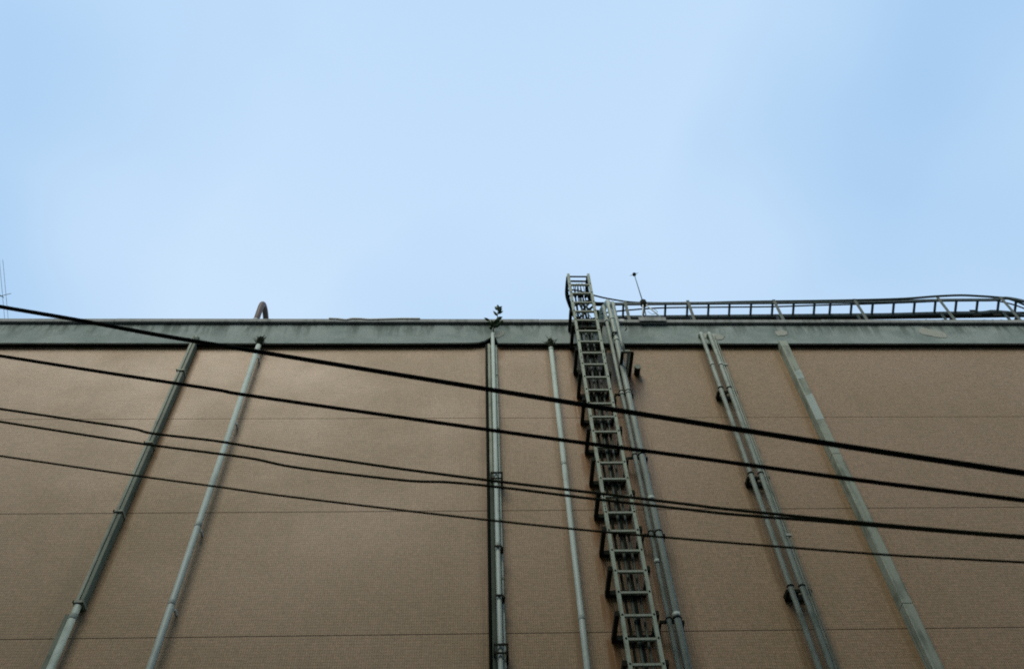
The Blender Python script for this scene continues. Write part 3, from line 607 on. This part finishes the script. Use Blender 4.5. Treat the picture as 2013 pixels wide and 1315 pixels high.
# ------------------------------------------------------------------ lattice boom at the far left
t = thing('lattice_boom', (-8.9, 1.6, 13.3), 'faint grey lattice boom jutting over the roof at the left picture edge', 'mast')
def chord(dx, dz): return [(-8.28+dx, 1.5, 14.95+dz), (-8.31+dx, -0.02, 15.72+dz)]
chs = [chord(0, 0), chord(-0.07, 0.02), chord(-0.18, -0.05)]
for c, r in zip(chs, (0.0035, 0.0035, 0.05)): MB().tube(c, r, 8).build('chord', 'mast', t)
for k in (0.25, 0.62):
    a = [Vector(c[0]).lerp(Vector(c[1]), k) for c in chs]
    MB().tube([a[0]+Vector((0.05, 0, 0.09)), a[1], a[2]], 0.006, 6).build('brace', 'mast', t)
    MB().tube([a[0]+Vector((-0.02, 0, -0.05)), a[2]+Vector((0, -0.1, 0.05))], 0.009, 6).build('brace', 'mast', t)
MB().box(-8.62, -8.46, 1.45, 1.6, 13.301, 15.1).build('post', 'mast', t)

# ------------------------------------------------------------------ overhead wires between viewer and wall
WIRES = [
 ('topmost and thickest overhead wire crossing from the roof edge at left', 0.0165, 'wire', [(-3.766, -4.262, 7.749), (-3.092, -4.305, 7.507), (-2.335, -4.353, 7.222), (-1.524, -4.426, 6.91), (-0.537, -4.536, 6.508), (0.523, -4.686, 6.038), (1.245, -4.816, 5.685), (2.099, -5.018, 5.212), (2.707, -5.219, 4.811)]),
 ('second thick overhead wire from the top, below the thickest one', 0.0125, 'wire', [(-3.452, -4.307, 7.032), (-2.613, -4.352, 6.775), (-1.783, -4.407, 6.513), (-1.557, -4.419, 6.437), (-0.508, -4.515, 6.091), (0.504, -4.631, 5.735), (1.215, -4.734, 5.47), (2.095, -4.884, 5.108), (2.767, -5.038, 4.804)]),
 ('third overhead wire from the top, upper strand of the close pair', 0.0098, 'wire2', [(-3.661, -3.731, 7.128), (-3.091, -3.77, 6.963), (-2.55, -3.811, 6.802), (-2.376, -3.813, 6.742), (-1.892, -3.865, 6.602), (-1.578, -3.89, 6.502), (-1.048, -3.94, 6.334), (-0.469, -4.002, 6.146), (0.169, -4.087, 5.936), (0.786, -4.183, 5.728), (1.293, -4.268, 5.547), (1.547, -4.315, 5.453), (2.195, -4.459, 5.209), (2.656, -4.579, 5.024), (2.947, -4.667, 4.902)]),
 ('fourth overhead wire from the top, wavy lower strand of the close pair', 0.0095, 'wire2', [(-3.687, -3.617, 7.111), (-3.062, -3.658, 6.928), (-2.46, -3.702, 6.75), (-1.906, -3.757, 6.588), (-1.591, -3.787, 6.492), (-1.359, -3.797, 6.411), (-1.067, -3.827, 6.32), (-0.473, -3.906, 6.14), (-0.192, -3.963, 6.064), (0.171, -4.021, 5.952), (0.793, -4.115, 5.741), (1.304, -4.206, 5.564), (1.561, -4.256, 5.472), (1.995, -4.358, 5.319), (2.226, -4.415, 5.233), (2.683, -4.536, 5.053), (2.977, -4.623, 4.931)]),
 ('lowest and thinnest overhead wire crossing the tiled wall', 0.0072, 'wire2', [(-3.294, -3.921, 6.389), (-2.323, -3.952, 6.16), (-1.738, -3.978, 6.023), (-1.248, -4.001, 5.905), (-0.18, -4.074, 5.653), (0.634, -4.146, 5.459), (1.398, -4.233, 5.278), (2.283, -4.352, 5.064), (2.681, -4.418, 4.968), (3.008, -4.476, 4.888)]),
]
for lab, r, mt, pts in WIRES:
    a, b = Vector(pts[0]), Vector(pts[1]); c, d = Vector(pts[-1]), Vector(pts[-2])
    l = (a-b).normalized(); q = (c-d).normalized()
    full = [a+l*9, a+l*4, a+l*1.5]+[Vector(p) for p in pts]+[c+q*1.0, c+q*2.5]
    o = MB().tube(spline(full, 5), r, 10).build('overhead_wire', mt, None, loc=tuple(a))
    tag(o, lab, 'wire', 'overhead wires crossing in front of the wall')
